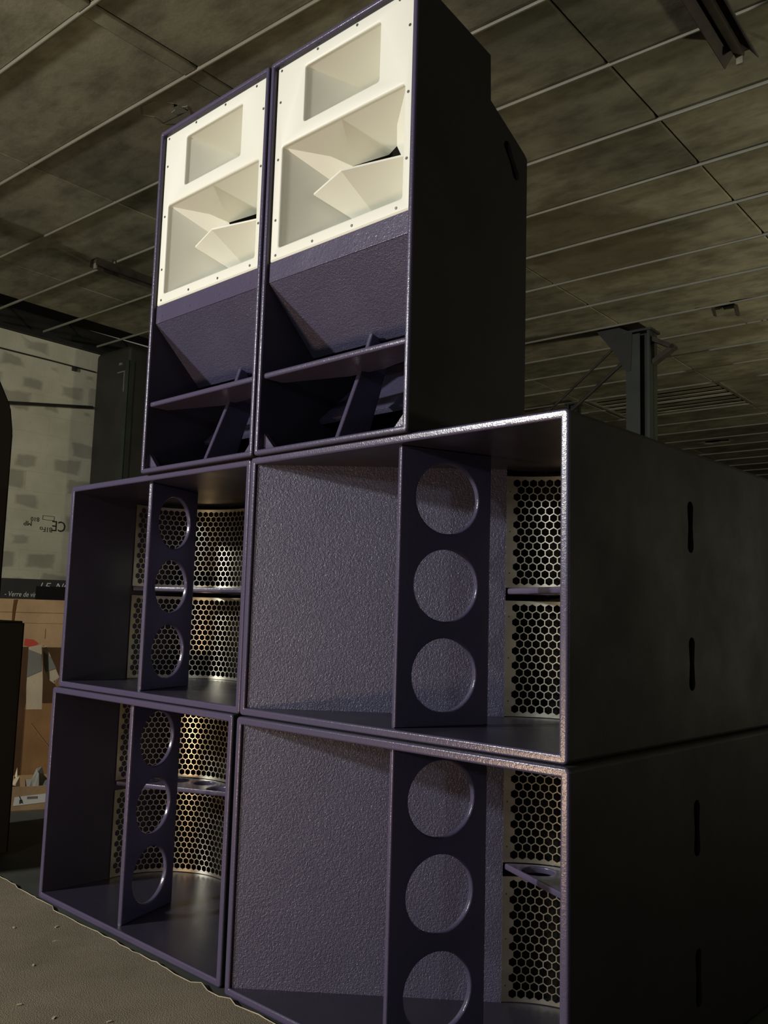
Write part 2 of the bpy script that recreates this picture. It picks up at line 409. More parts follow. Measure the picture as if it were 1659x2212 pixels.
vent = thing('ceiling_vent', hall(-3.36, 11.85, ZC), TH, label='slatted grey ceiling vent behind the green steel column', cat='vent')
vx0, vx1, vy0, vy1 = -1.02, 1.02, -1.10, 0.40
mesh_obj('frame_rail', box(vx0 - 0.02, vx0 + 0.03, vy0, vy1, -0.02, 0.03), M_BAR, vent, 0)
mesh_obj('frame_rail', box(vx1 - 0.03, vx1 + 0.02, vy0, vy1, -0.02, 0.03), M_BAR, vent, 0)
mesh_obj('backing', box(vx0, vx1, vy0, vy1, 0.06, 0.07), M_VOID, vent, 0)
sl = None
for k in range(7):
    yy = vy0 + 0.06 + k * 0.215
    if sl is None: so = mesh_obj('slat', box(vx0 + 0.03, vx1 - 0.03, 0, 0.150, -0.004, 0.01), M_CEIL, vent, 0); sl = so.data
    else: so = link('slat', sl, vent)
    so.location = (0, yy, 0); so.rotation_euler = (R_(4), 0, 0)

# left wall of smeared blocks
WX = -8.44
wl = thing('wall_left', (0, 0, 0), TH); tag(wl, kind='structure')
mesh_obj('wall_core', cat_vf(box(WX - 0.30, WX - 0.02, -9, 30, 0, 4.42), box(WX - 0.02, WX, -9, 0.4, 0, 4.42), box(WX - 0.02, WX, 0.4, 5.6, 0, 0.76), box(WX - 0.02, WX, 5.6, 30, 0, 4.42)), M_WALL, wl, 0)
bl_cache = {}
zrow = 0.76; row = 0
while zrow < 4.38:
    hgt = min(0.245, 4.42 - zrow)
    y = 0.4 - (0.26 if row % 2 else 0)
    while y < 5.6:
        y0 = max(0.4, y) + 0.0005; y1 = min(5.6, y + 0.52) - 0.0005
        if y1 - y0 > 0.05:
            key = (round(y1 - y0, 3), round(hgt, 3))
            if key not in bl_cache:
                bo = mesh_obj('block', box(-0.02, 0.012, -key[0] / 2, key[0] / 2, 0.0004, key[1] - 0.0004), M_BLOCK, wl, 0); bl_cache[key] = bo.data
            else: bo = link('block', bl_cache[key], wl)
            bo.location = (WX + random.uniform(-0.001, 0.001), (y0 + y1) / 2, zrow)
        y += 0.52
    zrow += 0.245; row += 1
def text_obj(name, s, size, mat, parent, loc, rot, shear=0.0, ex=0.0006, sx=1.0):
    cu = bpy.data.curves.new(name, 'FONT'); cu.body = s; cu.size = size; cu.shear = shear; cu.extrude = ex; cu.resolution_u = 3
    to = bpy.data.objects.new(name + '_tmp', cu); C.objects.link(to)
    dg = bpy.context.evaluated_depsgraph_get(); dg.update()
    me = bpy.data.meshes.new_from_object(to.evaluated_get(dg)); me.name = name
    bpy.data.objects.remove(to); me.materials.clear(); me.materials.append(mat)
    o = link(name, me, parent); o.location = loc; o.rotation_euler = rot; o.scale = (sx, 1, 1); return o
tw = (PI / 2, PI, PI / 2)                              # faces +x, upside down
fx = WX + 0.0155
text_obj('stamped_lettering', 'CE', 0.19, M_INK, wl, (fx, 4.365, 2.135), tw, 0.0, 0.0005, 0.85)
text_obj('stamped_lettering', 'B1Fo', 0.085, M_INK, wl, (fx, 4.185, 2.045), tw)
text_obj('stamped_lettering', 'B10', 0.075, M_INK, wl, (fx, 4.00, 2.155), tw)
text_obj('stamped_lettering', 'MP', 0.085, M_INK, wl, (fx, 3.905, 2.10), tw)
mesh_obj('stamped_frame', cat_vf(*[box(fx - 0.0005, fx + 0.0005, a, b_, c_, d_) for a, b_, c_, d_ in ((4.04, 4.20, 2.135, 2.14), (4.04, 4.20, 2.185, 2.19), (4.04, 4.045, 2.135, 2.19), (4.195, 4.20, 2.135, 2.19))]), M_INK, wl, 0)
mesh_obj('wall_plate_beam', cat_vf(box(WX - 0.22, WX + 0.07, -9, 30, 4.425, 4.475), box(WX - 0.22, WX - 0.10, -9, 30, 4.475, 4.75)), M_DARKSTEEL, wl, 0)
cb = tag(mesh_obj('wall_cable', tube([hall(WX + 0.03, y, z) for y, z in ((0.2, 4.17), (1.6, 4.16), (3.0, 4.165), (4.0, 4.17), (4.63, 4.165))], 0.009), M_DARKSTEEL), label='thin dark cable clipped along the top of the block wall', cat='cable')
mesh_obj('cable_clip', bevbox(-0.02, 0.02, -0.025, 0.025, -0.04, 0.02, 0.004), M_DARKSTEEL, cb).location = hall(WX + 0.03, 4.32, 4.15)
tag(mesh_obj('wall_pipe', tube([hall(WX + 0.035, y, z) for y, z in ((0.2, 3.02), (2.2, 3.32), (3.3, 3.49), (4.62, 3.685))], 0.020), M_DARKSTEEL), label='thick dark pipe sloping across the pale block wall', cat='pipe')

# right, back walls and the open roof space close the hall far away
tag(mesh_obj('wall_back', box(-12, 9, 33.6, 34, 0, 5.5), M_PIER, smooth=0), kind='structure')

# dark pier against the left wall
pr = thing('wall_pier', hall(-8.0, 5.25, 0), TH, label='wide dark olive pier against the pale block wall', cat='pillar')
pm = rrect(-0.40, 0.36, -0.62, 1.2, 0.045, 3)
mesh_obj('shaft', cat_vf(sweep([[(p[0], p[1], 0) for p in pm], [(p[0], p[1], 4.34) for p in pm], [(p[0] * 0.985, p[1] * 0.99, 4.375) for p in pm], [(p[0] * 0.93, p[1] * 0.96, 4.40) for p in pm]])), M_PIER, pr)
mesh_obj('corner_angle', cat_vf(box(0.34, 0.372, -0.632, -0.55, 0.0, 4.2), box(0.30, 0.372, -0.634, -0.618, 0.0, 4.2)), M_GREENSTEEL, pr, 0)
mesh_obj('cleat', cat_vf(box(0.13, 0.29, -0.636, -0.62, 4.06, 4.075), box(0.275, 0.29, -0.636, -0.62, 3.80, 4.06), box(0.16, 0.22, -0.64, -0.62, 4.16, 4.19)), M_BAR, pr, 0)

# green steel column with brackets and tie rods
def h_column(name, loc, wd, dp, top, label):
    t = thing(name, loc, TH, label=label, cat='column')
    mesh_obj('flange', box(-wd / 2, -wd / 2 + 0.03, -dp / 2, dp / 2, 0, top), M_GREENSTEEL, t, 0)
    mesh_obj('flange', box(wd / 2 - 0.03, wd / 2, -dp / 2, dp / 2, 0, top), M_GREENSTEEL, t, 0)
    mesh_obj('web', box(-wd / 2, wd / 2, -0.012, 0.012, 0, top), M_DARKSTEEL, t, 0)
    mesh_obj('cap_plate', box(-wd / 2 - 0.03, wd / 2 + 0.03, -dp / 2 - 0.02, dp / 2 + 0.02, top, top + 0.025), M_GREENSTEEL, t, 0)
    return t
col = h_column('steel_column', (-2.66, 7.72, 0), 0.28, 0.22, 4.40, 'green steel column with brackets rising behind the right subwoofers')
mesh_obj('cover_plate', box(-0.14, 0.03, -0.118, -0.108, 0, 4.38), M_GREENSTEEL, col, 0)
def gusset_plate(poly, y0, y1, name, parent, m): return mesh_obj(name, prism(poly, 'y', y0, y1), m, parent, 0)
gusset_plate([(-0.14, 3.95), (-0.08, 3.95), (-0.06, 4.40), (-0.40, 4.58), (-0.50, 4.48), (-0.30, 4.22)], -0.125, 0.05, 'bracket', col, M_DARKSTEEL)
mesh_obj('bracket', cat_vf(bar((0.13, 0, 4.32), (0.40, 0, 4.17), 0.10, 0.05), bar((0.40, 0, 4.19), (0.13, 0, 4.03), 0.10, 0.05)), M_RUST, col, 0)
mesh_obj('tie_rod', tube([(-0.28, -0.06, 4.30), (-1.55, -0.10, 3.32)], 0.016), M_RUST, col)
mesh_obj('tie_rod', tube([(-0.16, -0.02, 4.14), (-1.30, -0.06, 3.28)], 0.024), M_RUST, col)
c2 = h_column('steel_column', (-5.15, 10.35, 0), 0.16, 0.16, 4.42, 'thin distant dark steel column just right of the upper speaker')
mesh_obj('bracket', cat_vf(bar((-0.08, 0, 4.38), (-0.55, 0, 4.40), 0.08, 0.05)), M_RUST, c2, 0)

# old light fixtures under the ceiling
def fixture(name, x, y0, y1, rz, label, wd=0.20, tilt=0.0):
    L = y1 - y0
    c_ = hall(x, (y0 + y1) / 2, ZC - 0.10)
    t = thing(name, c_, TH + rz, label=label, cat='light fixture', group='empty light fixtures under the ceiling')
    prof = [(-wd / 2, -0.03), (-0.05, 0.045), (0.05, 0.045), (wd / 2, -0.03), (wd / 2 - 0.006, -0.034), (0.046, 0.036), (-0.046, 0.036), (-wd / 2 + 0.006, -0.034)]
    mesh_obj('reflector', prism(prof, 'y', -L / 2, L / 2), M_RUST, t, 0)
    mesh_obj('spine', bevbox(-0.025, 0.025, -L / 2 + 0.02, L / 2 - 0.02, -0.01, 0.04, 0.006), M_RUST, t)
    for s in (-1, 1):
        mesh_obj('tube_holder', bevbox(-0.02, 0.02, s * (L / 2 - 0.03) - 0.012, s * (L / 2 - 0.03) + 0.012, -0.055, 0.0, 0.004), M_BAR, t)
        mesh_obj('hanger', box(-0.01, 0.01, s * L * 0.35 - 0.01, s * L * 0.35 + 0.01, 0.04, 0.10), M_RUST, t, 0)
    return t
fixture('light_fixture', 0.42, 2.0, 3.34, R_(2), 'rusty empty tube light trough hanging nearest the camera, at upper right')
fixture('light_fixture', -5.60, 2.80, 4.2, R_(0), 'dim empty tube light trough under the dark ceiling left of the upper speakers', 0.12)
fixture('light_fixture', -5.52, 0.35, 1.70, R_(0), 'dark tube light trough under the ceiling cut by the left picture edge', 0.14)

# carpet whose torn edge runs along the front of the stack
rnd = random.Random(11)
edge = [(-4.2, 0.00), (-1.62, 0.03)]
x = -1.55
while x < 0.72:
    base = 0.012 if x < -1.30 else (-0.004 if x < -0.95 else -0.022)
    amp = 0.0035 if not (-0.2 < x < 0.10) else 0.011
    edge.append((x, base + rnd.uniform(-amp, amp))); x += 0.018 + rnd.random() * 0.04
edge += [(0.9, -0.03), (3.4, -0.03)]
outl = [(-4.2, -8.5), (3.4, -8.5)] + edge[::-1]
cp = tag(mesh_obj('carpet', plate(outl, [], 0.006, 0, lambda u, v, q: (u, v, 0.0075 - q)), M_CARPET, smooth=0), label='worn grey brown carpet with a torn edge along the purple speakers', cat='carpet')
zz = [(p[0], p[1], 0.007 + rnd.uniform(0, 0.003)) for p in edge[1:-1]]
mesh_obj('frayed_edge', tube(zz, 0.0014, 5), M_FRINGE, cp)
fk = []
for q in [(-0.78, -0.10), (-0.86, -0.20), (-0.52, -0.30), (0.02, -0.47), (-0.30, -0.45), (-0.16, -0.42), (0.2, -0.12), (-0.05, -0.33), (-0.62, -0.42)]:
    a = rnd.random() * 3; fk.append(bar((q[0], q[1], 0.009), (q[0] + 0.012 * math.cos(a), q[1] + 0.012 * math.sin(a), 0.010), 0.006, 0.002))
tag(mesh_obj('lint', cat_vf(*fk), M_FRINGE, cp, 0), kind='stuff')

# ================================================================== SUBWOOFER CABINETS
SW, SH, SD, ST = 1.10, 0.7607, 1.24, 0.022
ARC = (0.803, 0.312); AR = 0.272; A_P = R_(140.2); A_W = R_(-8.3)
def arcp(phi, r=AR): return (ARC[0] + r * math.cos(phi), ARC[1] + r * math.sin(phi))
def mir(o_src, name, parent):
    """mirror image of a part across the cabinet's middle (x -> SW - x)"""
    me = o_src.data.copy()
    for v in me.vertices: v.co.x = SW - v.co.x
    me.flip_normals()
    return link(name, me, parent)

def grille_vf(z0, z1):
    pitch = 0.0237; rh = pitch * math.sqrt(3) / 2; R = pitch / math.sqrt(3)
    L = AR * (A_P - A_W); rows = 15; cols = 28
    u0 = 0.019 + pitch / 2
    zs = (z0 + z1) / 2 - rh * (rows - 1) / 2
    web = 0.0014                                    # half the web between holes
    V2, F2 = [], []; cache = {}
    def vid(u, z):
        k = (round(u, 5), round(z, 5))
        if k not in cache: cache[k] = len(V2); V2.append((u, z))
        return cache[k]
    ri = R - web * 2 / math.sqrt(3)
    ang = [R_(30 + 60 * k) for k in range(6)]
    for j in range(rows):
        for i in range(cols):
            cu = u0 + i * pitch + (pitch / 2 if j % 2 else 0); cz = zs + j * rh
            o = [vid(cu + R * math.cos(a), cz + R * math.sin(a)) for a in ang]
            n = [vid(cu + ri * math.cos(a), cz + ri * math.sin(a)) for a in ang]
            for k in range(6): F2.append((o[k], o[(k + 1) % 6], n[(k + 1) % 6], n[k]))
    def strip(chain, proj):
        for a, b_ in zip(chain[:-1], chain[1:]):
            pa, pb = proj(*a), proj(*b_)
            if math.hypot(a[0] - b_[0], a[1] - b_[1]) < 1e-6: continue
            F2.append((vid(*a), vid(*b_), vid(*pb), vid(*pa)))
    c30 = R * math.cos(R_(30))
    ztop = zs + (rows - 1) * rh; lefts, rights = [], []
    for j in range(rows):
        off = pitch / 2 if j % 2 else 0; cz = zs + j * rh
        lefts += [(u0 + off - c30, cz - R / 2), (u0 + off - c30, cz + R / 2)]
        ur = u0 + (cols - 1) * pitch + off
        rights += [(ur + c30, cz - R / 2), (ur + c30, cz + R / 2)]
    tops, bots = [], []
    for i in range(cols):
        cu = u0 + i * pitch
        tops += [(cu - c30, ztop + R / 2), (cu, ztop + R), (cu + c30, ztop + R / 2)]
        bots += [(cu - c30, zs - R / 2), (cu, zs - R), (cu + c30, zs - R / 2)]
    strip(lefts, lambda u, z: (0.0, z)); strip(rights, lambda u, z: (L, z))
    strip(tops, lambda u, z: (u, z1)); strip(bots, lambda u, z: (u, z0))
    for (a, b_, c_, d_) in ((0.0, tops[0][0], tops[0][1], z1), (tops[-1][0], L, tops[-1][1], z1), (0.0, bots[0][0], z0, bots[0][1]), (bots[-1][0], L, z0, bots[-1][1])):
        F2.append((vid(a, c_), vid(b_, c_), vid(b_, d_), vid(a, d_)))
    def m3(u, z):
        phi = A_P - u / AR; p = arcp(phi); return (p[0], p[1], z)
    return [m3(u, z) for u, z in V2], F2

def sub_right(loc):
    t = thing('subwoofer_cabinet', loc)
    rings = []; RO = 0.012; re = 0.006
    def ring(o, y): return [(p[0], y, p[1]) for p in rrect(o, SW - o, o, SH - o, max(RO - o, 0.0015))]
    rings.append(ring(0, SD)); rings.append(ring(0, re + 0.001))
    for k in range(1, 5): a = PI / 2 * k / 4; rings.append(ring(re * (1 - math.cos(a)), re * (1 - math.sin(a))))
    for k in range(0, 5): a = PI / 2 * k / 4; rings.append(ring(ST - re * (1 - math.sin(a)), re * (1 - math.cos(a))))
    rings.append(ring(ST, 0.62)); nb = len(rings[0])
    rings.append(ring(ST, SD - ST))
    vf = sweep(rings)
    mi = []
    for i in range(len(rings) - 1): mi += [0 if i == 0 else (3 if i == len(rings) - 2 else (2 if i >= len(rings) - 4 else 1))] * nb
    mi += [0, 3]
    sh = mesh_obj('shell', vf, [M_BLACK, M_PURPLE, M_SHADED, M_VOID], t, 40, mi)
    cut = []
    for side in (0, 1):
        for zc in (0.1975, 0.5545):
            b_ = bone(0.605, zc, 0.137, 0.036)
            cut.append(mesh_obj('cutter', prism(b_, 'x', SW - 0.03 if side else -0.01, SW + 0.01 if side else 0.03), M_VOID, t, 0))
    boolean_cut(sh, cut); sh.data.set_sharp_from_angle(angle=R_(40)); weight(sh)
    # 45-degree-ish flare from the front left edge to the end of the curved grille
    P = arcp(A_P); a0 = Vector((0.0225, 0.011)); a1 = Vector((P[0], P[1])); d = (a1 - a0).normalized(); nl = Vector((-d.y, d.x))
    poly = [a0, a1, a1 + nl * 0.02, a0 + nl * 0.02 + d * 0.02]
    mesh_obj('flare_panel', prism([(p.x, p.y) for p in poly], 'z', ST, SH - ST), M_COARSE, t, 0)
    # perforated brace board
    o = Vector((0.592, 0.022)); bd = Vector((0.349, 0.937)); bn = Vector((0.937, -0.349)); LB = 0.277
    hl = [circle(0.141, z, 0.0935) for z in (0.152, 0.382, 0.610)]
    def mb(u, v, q):
        p = o + bd * u - bn * q; return (p.x, p.y, v)
    vf = plate([(0, ST), (LB, ST), (LB, SH - ST), (0, SH - ST)], hl, 0.009, 0.0055, mb, 4, back=False)
    def mb2(u, v, q):
        p = o + bd * u - bn * (0.018 - q); return (p.x, p.y, v)
    vf2 = plate([(0, ST), (LB, ST), (LB, SH - ST), (0, SH - ST)], hl, 0.009, 0.0055, mb2, 4, back=False)
    mesh_obj('brace_board', cat_vf(vf, vf2), M_PURPLE, t, 45, wn=True)
    # horizontal perforated shelf in front of the grilles
    W = arcp(A_W); P0 = arcp(A_P - 0.02, AR - 0.003)
    n = 26; poly = [arcp(A_P - 0.02 + (A_W + 0.01 - A_P + 0.02) * k / n, AR - 0.003) for k in range(n + 1)]
    hol = [circle(*arcp(R_(a), 0.205), 0.044, 28) for a in (118, 84, 50, 16)]
    vf = plate(poly, hol, 0.009, 0.004, lambda u, v, q: (u, v, 0.389 - q), 2, back=False)
    vf2 = plate(poly, hol, 0.009, 0.004, lambda u, v, q: (u, v, 0.371 + q), 2, back=False)
    mesh_obj('brace_shelf', cat_vf(vf, vf2), M_PURPLE, t, 45, wn=True)
    # curved stainless grilles, each with small screw holes down its free edge
    for z0, z1 in ((ST + 0.002, 0.353), (0.3905, SH - ST - 0.020)):
        g = mesh_obj('grille', grille_vf(z0, z1), M_STEEL, t, 60)
        md = g.modifiers.new('solid', 'SOLIDIFY'); md.thickness = 0.0012; md.offset = 0
        dg = bpy.context.evaluated_depsgraph_get(); dg.update()
        me = bpy.data.meshes.new_from_object(g.evaluated_get(dg)); g.modifiers.clear(); g.data = me
        me.set_sharp_from_angle(angle=R_(35))
        for zz_ in (0.13, 0.5, 0.86):
            p = arcp(A_P - 0.010 / AR, AR - 0.0012); q = arcp(A_P - 0.010 / AR, AR - 0.003)
            zc = z0 + (z1 - z0) * zz_
            mesh_obj('rivet', tube([(p[0], p[1], zc), (q[0], q[1], zc)], 0.0022, 8), M_SCREW, g)
    # black sheet added behind the grille, stands in for the dark interior
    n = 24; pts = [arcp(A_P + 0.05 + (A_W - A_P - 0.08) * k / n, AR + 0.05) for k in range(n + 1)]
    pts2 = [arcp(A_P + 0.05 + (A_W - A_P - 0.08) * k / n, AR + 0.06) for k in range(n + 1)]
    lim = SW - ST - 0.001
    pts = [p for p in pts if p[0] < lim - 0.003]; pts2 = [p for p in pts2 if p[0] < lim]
    mesh_obj('black_backing', prism(pts + pts2[::-1], 'z', ST, SH - ST), M_VOID, t, 0)
    return t
def copy_sub(src, loc, mirror=False):
    r = thing('subwoofer_cabinet', loc)
    cache = {}
    def cp_(ch, parent):
        if mirror:
            if ch.data not in cache:
                me = ch.data.copy()
                for v in me.vertices: v.co.x = SW - v.co.x
                me.flip_normals(); cache[ch.data] = me
            c_ = link(ch.name.split('.')[0], cache[ch.data], parent)
            if ch.modifiers: weight(c_)
        else:
            c_ = link(ch.name.split('.')[0], ch.data, parent)
        for g in ch.children: cp_(g, c_)
    for ch in list(src.children): cp_(ch, r)
    return r
def copy_same(src, name, loc):
    r = thing(name, loc)
    def cp_(ch, parent):
        c_ = ch.copy(); C.objects.link(c_); c_.parent = parent
        for g in ch.children: cp_(g, c_)
    for ch in list(src.children): cp_(ch, r)
    return r
GR = 'purple subwoofer cabinets in the stack'
s_lr = sub_right((0, 0, 0)); tag(s_lr, 'purple subwoofer cabinet at lower right, on the floor with its big flare panel facing us', 'subwoofer', GR)
s_mr = copy_same(s_lr, 'subwoofer_cabinet', (-0.0188, 0.0236, SH + 0.0006)); tag(s_mr, 'purple subwoofer cabinet with flare panel stacked on the lower right one', 'subwoofer', GR)
s_ll = copy_sub(s_lr, (-1.1365, 0.0143, 0), True); tag(s_ll, 'purple subwoofer cabinet at lower left, on the floor beside the torn carpet edge', 'subwoofer', GR)
s_ml = copy_same(s_ll, 'subwoofer_cabinet', (-1.1280, 0.0310, SH + 0.0006)); tag(s_ml, 'purple subwoofer cabinet stacked on the lower left one, steel grille seen behind its holes', 'subwoofer', GR)

# ================================================================== UPPER CABINETS
UX, UY, UZ = 0.0126, 0.0072, 2 * SH + 0.0012
UW, UH, UT = 0.6105, 1.2465, 0.017
def upper(loc):
    t = thing('horn_loaded_top_cabinet', loc)
    O = Vector((UX, UY, UZ))
    def L(x, y, z): return (x - O.x, y - O.y, z - O.z)           # measured stack coordinates -> local
    re, RO = 0.006, 0.010
    def ring(o, y, zt): return [(p[0], y, p[1]) for p in rrect(o, UW - o, o, zt - o, max(RO - o, 0.0015))]
    zt = lambda y: UH - 0.062 * max(0, (y - 0.02)) / 0.307
    rings = [ring(0, 0.519, 0.940), ring(0, 0.505, 0.952), ring(0, 0.331, 1.046), ring(0, 0.327, UH - 0.062), ring(0, re + 0.001, UH)]
    for k in range(1, 5): a = PI / 2 * k / 4; rings.append(ring(re * (1 - math.cos(a)), re * (1 - math.sin(a)), UH))
    for k in range(0, 5): a = PI / 2 * k / 4; rings.append(ring(UT - re * (1 - math.sin(a)), re * (1 - math.cos(a)), UH))
    rings += [ring(UT, 0.30, UH - 0.06), ring(UT, 0.312, 1.04), ring(UT, 0.495, 0.95)]
    n = len(rings[0]); vf = sweep(rings)
    mi = []
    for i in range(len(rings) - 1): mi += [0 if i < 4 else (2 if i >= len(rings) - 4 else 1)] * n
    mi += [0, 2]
    sh = mesh_obj('shell', vf, [M_BLACK, M_PURPLE, M_SHADED], t, 40, mi)
    yc, zc = 0.446 - UY, 2.420 - UZ; ang = math.atan2(0.062, 0.096)
    cut = [mesh_obj('cutter', prism(bone(yc, zc, 0.118, 0.034, ang), 'x', a, b_), M_VOID, t, 0) for a, b_ in ((UW - 0.03, UW + 0.01), (-0.01, 0.03))]
    boolean_cut(sh, cut); sh.data.set_sharp_from_angle(angle=R_(40)); weight(sh)
    mesh_obj('black_backing', cat_vf(box(*[q for q in (UT, UW - UT)], 0.40, 0.41, 0.62, 0.93)), M_VOID, t, 0)
    # cream white horn moulding
    y0 = 0.022; rr = 0.006
    xl, xr = UX + UT + 0.0005, UX + UW - UT - 0.0005
    hf = (0.162, 0.472, 2.531, 2.708); md = (0.068, 0.570, 2.160, 2.482)
    def hole(q): return rrect(q[0], q[1], q[2], q[3], 0.006, 2)
    face = plate(rrect(xl, xr, 2.1195, 2.7515, 0.004, 2), [hole(hf), hole(md)], 0.010, rr, lambda u, v, q: L(u, y0 + q, v), 3, back=False)
    cx = 0.319
    def funnel(q, thr, yb):
        a = [(q[0], y0 + 0.009, q[2]), (q[1], y0 + 0.009, q[2]), (q[1], y0 + 0.009, q[3]), (q[0], y0 + 0.009, q[3])]
        b_ = [(cx - thr, yb, 2.622 - thr), (cx + thr, yb, 2.622 - thr), (cx + thr, yb, 2.622 + thr), (cx - thr, yb, 2.622 + thr)]
        V = [L(*p) for p in a + b_]
        return V, [(0, 1, 5, 4), (1, 2, 6, 5), (2, 3, 7, 6), (3, 0, 4, 7)]
    hv = funnel(hf, 0.030, 0.215)
    # mid horn: flat-sided mouth with bevelled corners, mirrored left/right and top/bottom
    zm = 2.321; yo = y0 + 0.009
    def both(pts):
        return pts
    TL = (0.068, yo, 2.482); TR = (0.570, yo, 2.482); D = (cx, yo, 2.482)
    A = (0.1825, 0.120, 2.4512); B = (0.2275, 0.1703, 2.4249); Cc = (0.1429, 0.152, 2.4037); Q = (0.2200, 0.2350, 2.3420); K = (cx, 0.2330, 2.4560); K2 = (cx, 0.275, 2.40)
    V, F = [], []
    def tri(*pts):
        for sx in (1, -1):
            for sz in (1, -1):
                k = len(V)
                for p in pts:
                    xx = p[0] if sx == 1 else 2 * cx - p[0]; z_ = p[2] if sz == 1 else 2 * zm - p[2]
                    V.append(L(xx, p[1], z_))
                F.append(tuple(range(k, k + len(pts))))
    TLs = (0.068, yo, zm); Cs = (0.1429, 0.152, zm); Qs = (0.2200, 0.2350, zm)
    tri(TL, D, A); tri(D, K, B, A); tri(TL, A, B, Q, Cc); tri(TL, Cc, Cs, TLs); tri(Cc, Q, Qs, Cs)
    mesh_obj('horn_moulding', cat_vf(face, hv, (V, F)), M_HORN, t, 30)
    V, F = [], []
    tri(B, K, K2, Q); tri(Q, K2, (cx, 0.275, zm), Qs)
    mesh_obj('throat', (V, F), M_VOID, t, 0)
    mesh_obj('throat', tube([L(cx, 0.216, 2.622), L(cx, 0.213, 2.622)], 0.034, 16), M_VOID, t)
    # V-shaped phase plug across the middle of the mid horn
    e = 0.0028
    Nn = (cx, 0.036, 2.3275); T1 = (0.134, 0.099, 2.3375); T2 = (2 * cx - 0.134, 0.099, 2.3345); Kb = (cx, 0.300, 2.178); Kt = (cx, 0.285, 2.452)
    pv = []
    for p in (Nn, T1, T2):
        pv.append(L(p[0], p[1], p[2] + e)); pv.append(L(p[0], p[1], p[2] - e))
    pv += [L(*Kt), L(*Kb)]
    mesh_obj('phase_plug', (pv, [(0, 2, 3, 1), (1, 5, 4, 0), (0, 6, 2), (0, 4, 6), (1, 3, 7), (1, 7, 5), (2, 6, 7, 3), (4, 5, 7, 6)]), M_HORN, t, 0)
    # screws
    def screw(x, z, y, m): return mesh_obj('screw', cat_vf(tube([L(x, y + 0.002, z), L(x, y - 0.0012, z)], 0.0042, 10)), m, t)
    for x, z in ((0.050, 2.738), (0.214, 2.740), (0.380, 2.740), (0.545, 2.738), (0.585, 2.646), (0.585, 2.454), (0.585, 2.266), (0.552, 2.137), (0.385, 2.137), (0.222, 2.137), (0.057, 2.137), (0.050, 2.250), (0.050, 2.445), (0.050, 2.633)):
        screw(x, z, y0, M_SCREW)
    mesh_obj('fascia_strip', bevbox(xl - O.x, xr - O.x, 0.022 - UY, 0.040 - UY, 2.055 - UZ, 2.1185 - UZ, 0.002), M_PURPLE, t, 25, wn=True)
    for x in (0.068, 0.233, 0.397, 0.558): screw(x, 2.079, 0.0225, M_PURPLE)
    # folded bass horn below
    pl = [(0.0235, 2.056), (0.217, 1.866), (0.229, 1.878), (0.0405, 2.066)]
    mesh_obj('scoop_panel', prism([(a - UY, b_ - UZ) for a, b_ in pl], 'x', xl - O.x, xr - O.x), M_COARSE, t, 0)
    shp = [(xl - O.x, 0.020 - UY), (xr - O.x, 0.020 - UY), (xr - O.x, 0.115 - UY), (cx + 0.07 - O.x, 0.165 - UY), (cx - 0.06 - O.x, 0.165 - UY), (xl - O.x, 0.090 - UY)]
    mesh_obj('scoop_shelf', cat_vf(plate(shp, [], 0.009, 0.006, lambda u, v, q: (u, v, 1.7755 - UZ - q), 3, False), plate(shp, [], 0.009, 0.006, lambda u, v, q: (u, v, 1.7575 - UZ + q), 3, False)), M_PURPLE, t, 45, wn=True)
    dv = [(0.050, 1.5405), (0.127, 1.733), (0.148, 1.790), (0.178, 1.880), (0.205, 1.874), (0.250, 1.800), (0.232, 1.745), (0.165, 1.5405)]
    dv = [(a - UY, b_ - UZ) for a, b_ in dv]
    mesh_obj('divider', cat_vf(plate(dv, [], 0.009, 0.005, lambda u, v, q: (cx + 0.009 - O.x - q, u, v), 3, False), plate(dv, [], 0.009, 0.005, lambda u, v, q: (cx - 0.009 - O.x + q, u, v), 3, False)), M_PURPLE, t, 45, wn=True)
    for s in (0, 1):
        a = xl if s == 0 else xr; q = 1 if s == 0 else -1
        g = [(a - O.x, 0.0172), (a + q * 0.052 - O.x, 0.0172), (a - O.x, 0.070)]
        mesh_obj('corner_gusset', prism(g, 'y', 0.024, 0.040), M_PURPLE, t, 0)
    mesh_obj('rear_reflector', prism([(a - UY, b_ - UZ) for a, b_ in ((0.262, 1.660), (0.49, 1.868), (0.49, 1.89), (0.25, 1.672))], 'x', xl - O.x, xr - O.x), M_COARSE, t, 0)
    return t
u_r = upper((UX, UY, UZ)); tag(u_r, 'purple top speaker with cream white horns, right one of the pair on the subwoofers', 'speaker', 'purple top speakers with white horns')
u_l = copy_same(u_r, 'horn_loaded_top_cabinet', (UX - 0.6191, UY, UZ)); tag(u_l, 'purple top speaker with cream white horns, left one of the pair on the subwoofers', 'speaker', 'purple top speakers with white horns')

# ================================================================== DARK SPEAKER PAIR AT THE LEFT EDGE
def dark_cab(name, loc, prof, wd, label, rz):
    t = thing(name, loc, rz, label=label, cat='speaker')
    V, F = prism(prof, 'x', -wd, 0)
    bm = bmesh.new(); vv = [bm.verts.new(p) for p in V]
    for f in F: bm.faces.new([vv[i] for i in f])
    bmesh.ops.recalc_face_normals(bm, faces=bm.faces)
    bmesh.ops.bevel(bm, geom=list(bm.edges), offset=0.010, segments=3, affect='EDGES')
    bm.verts.index_update(); vf = ([tuple(v.co) for v in bm.verts], [tuple(v.index for v in f.verts) for f in bm.faces]); bm.free()
    mesh_obj('shell', vf, M_BLACK, t, 40, wn=True)
    return t
dc = dark_cab('dark_speaker_cabinet', (-1.727, 0.170, 0.008), [(0, 0), (0, 0.985), (-1.0, 0.985), (-1.0, 0)], 0.62, 'black speaker cabinet standing on the floor at the left edge', 0)
mesh_obj('front_grille', box(-0.58, -0.04, -1.008, -0.998, 0.05, 0.935), M_VOID, dc, 0)
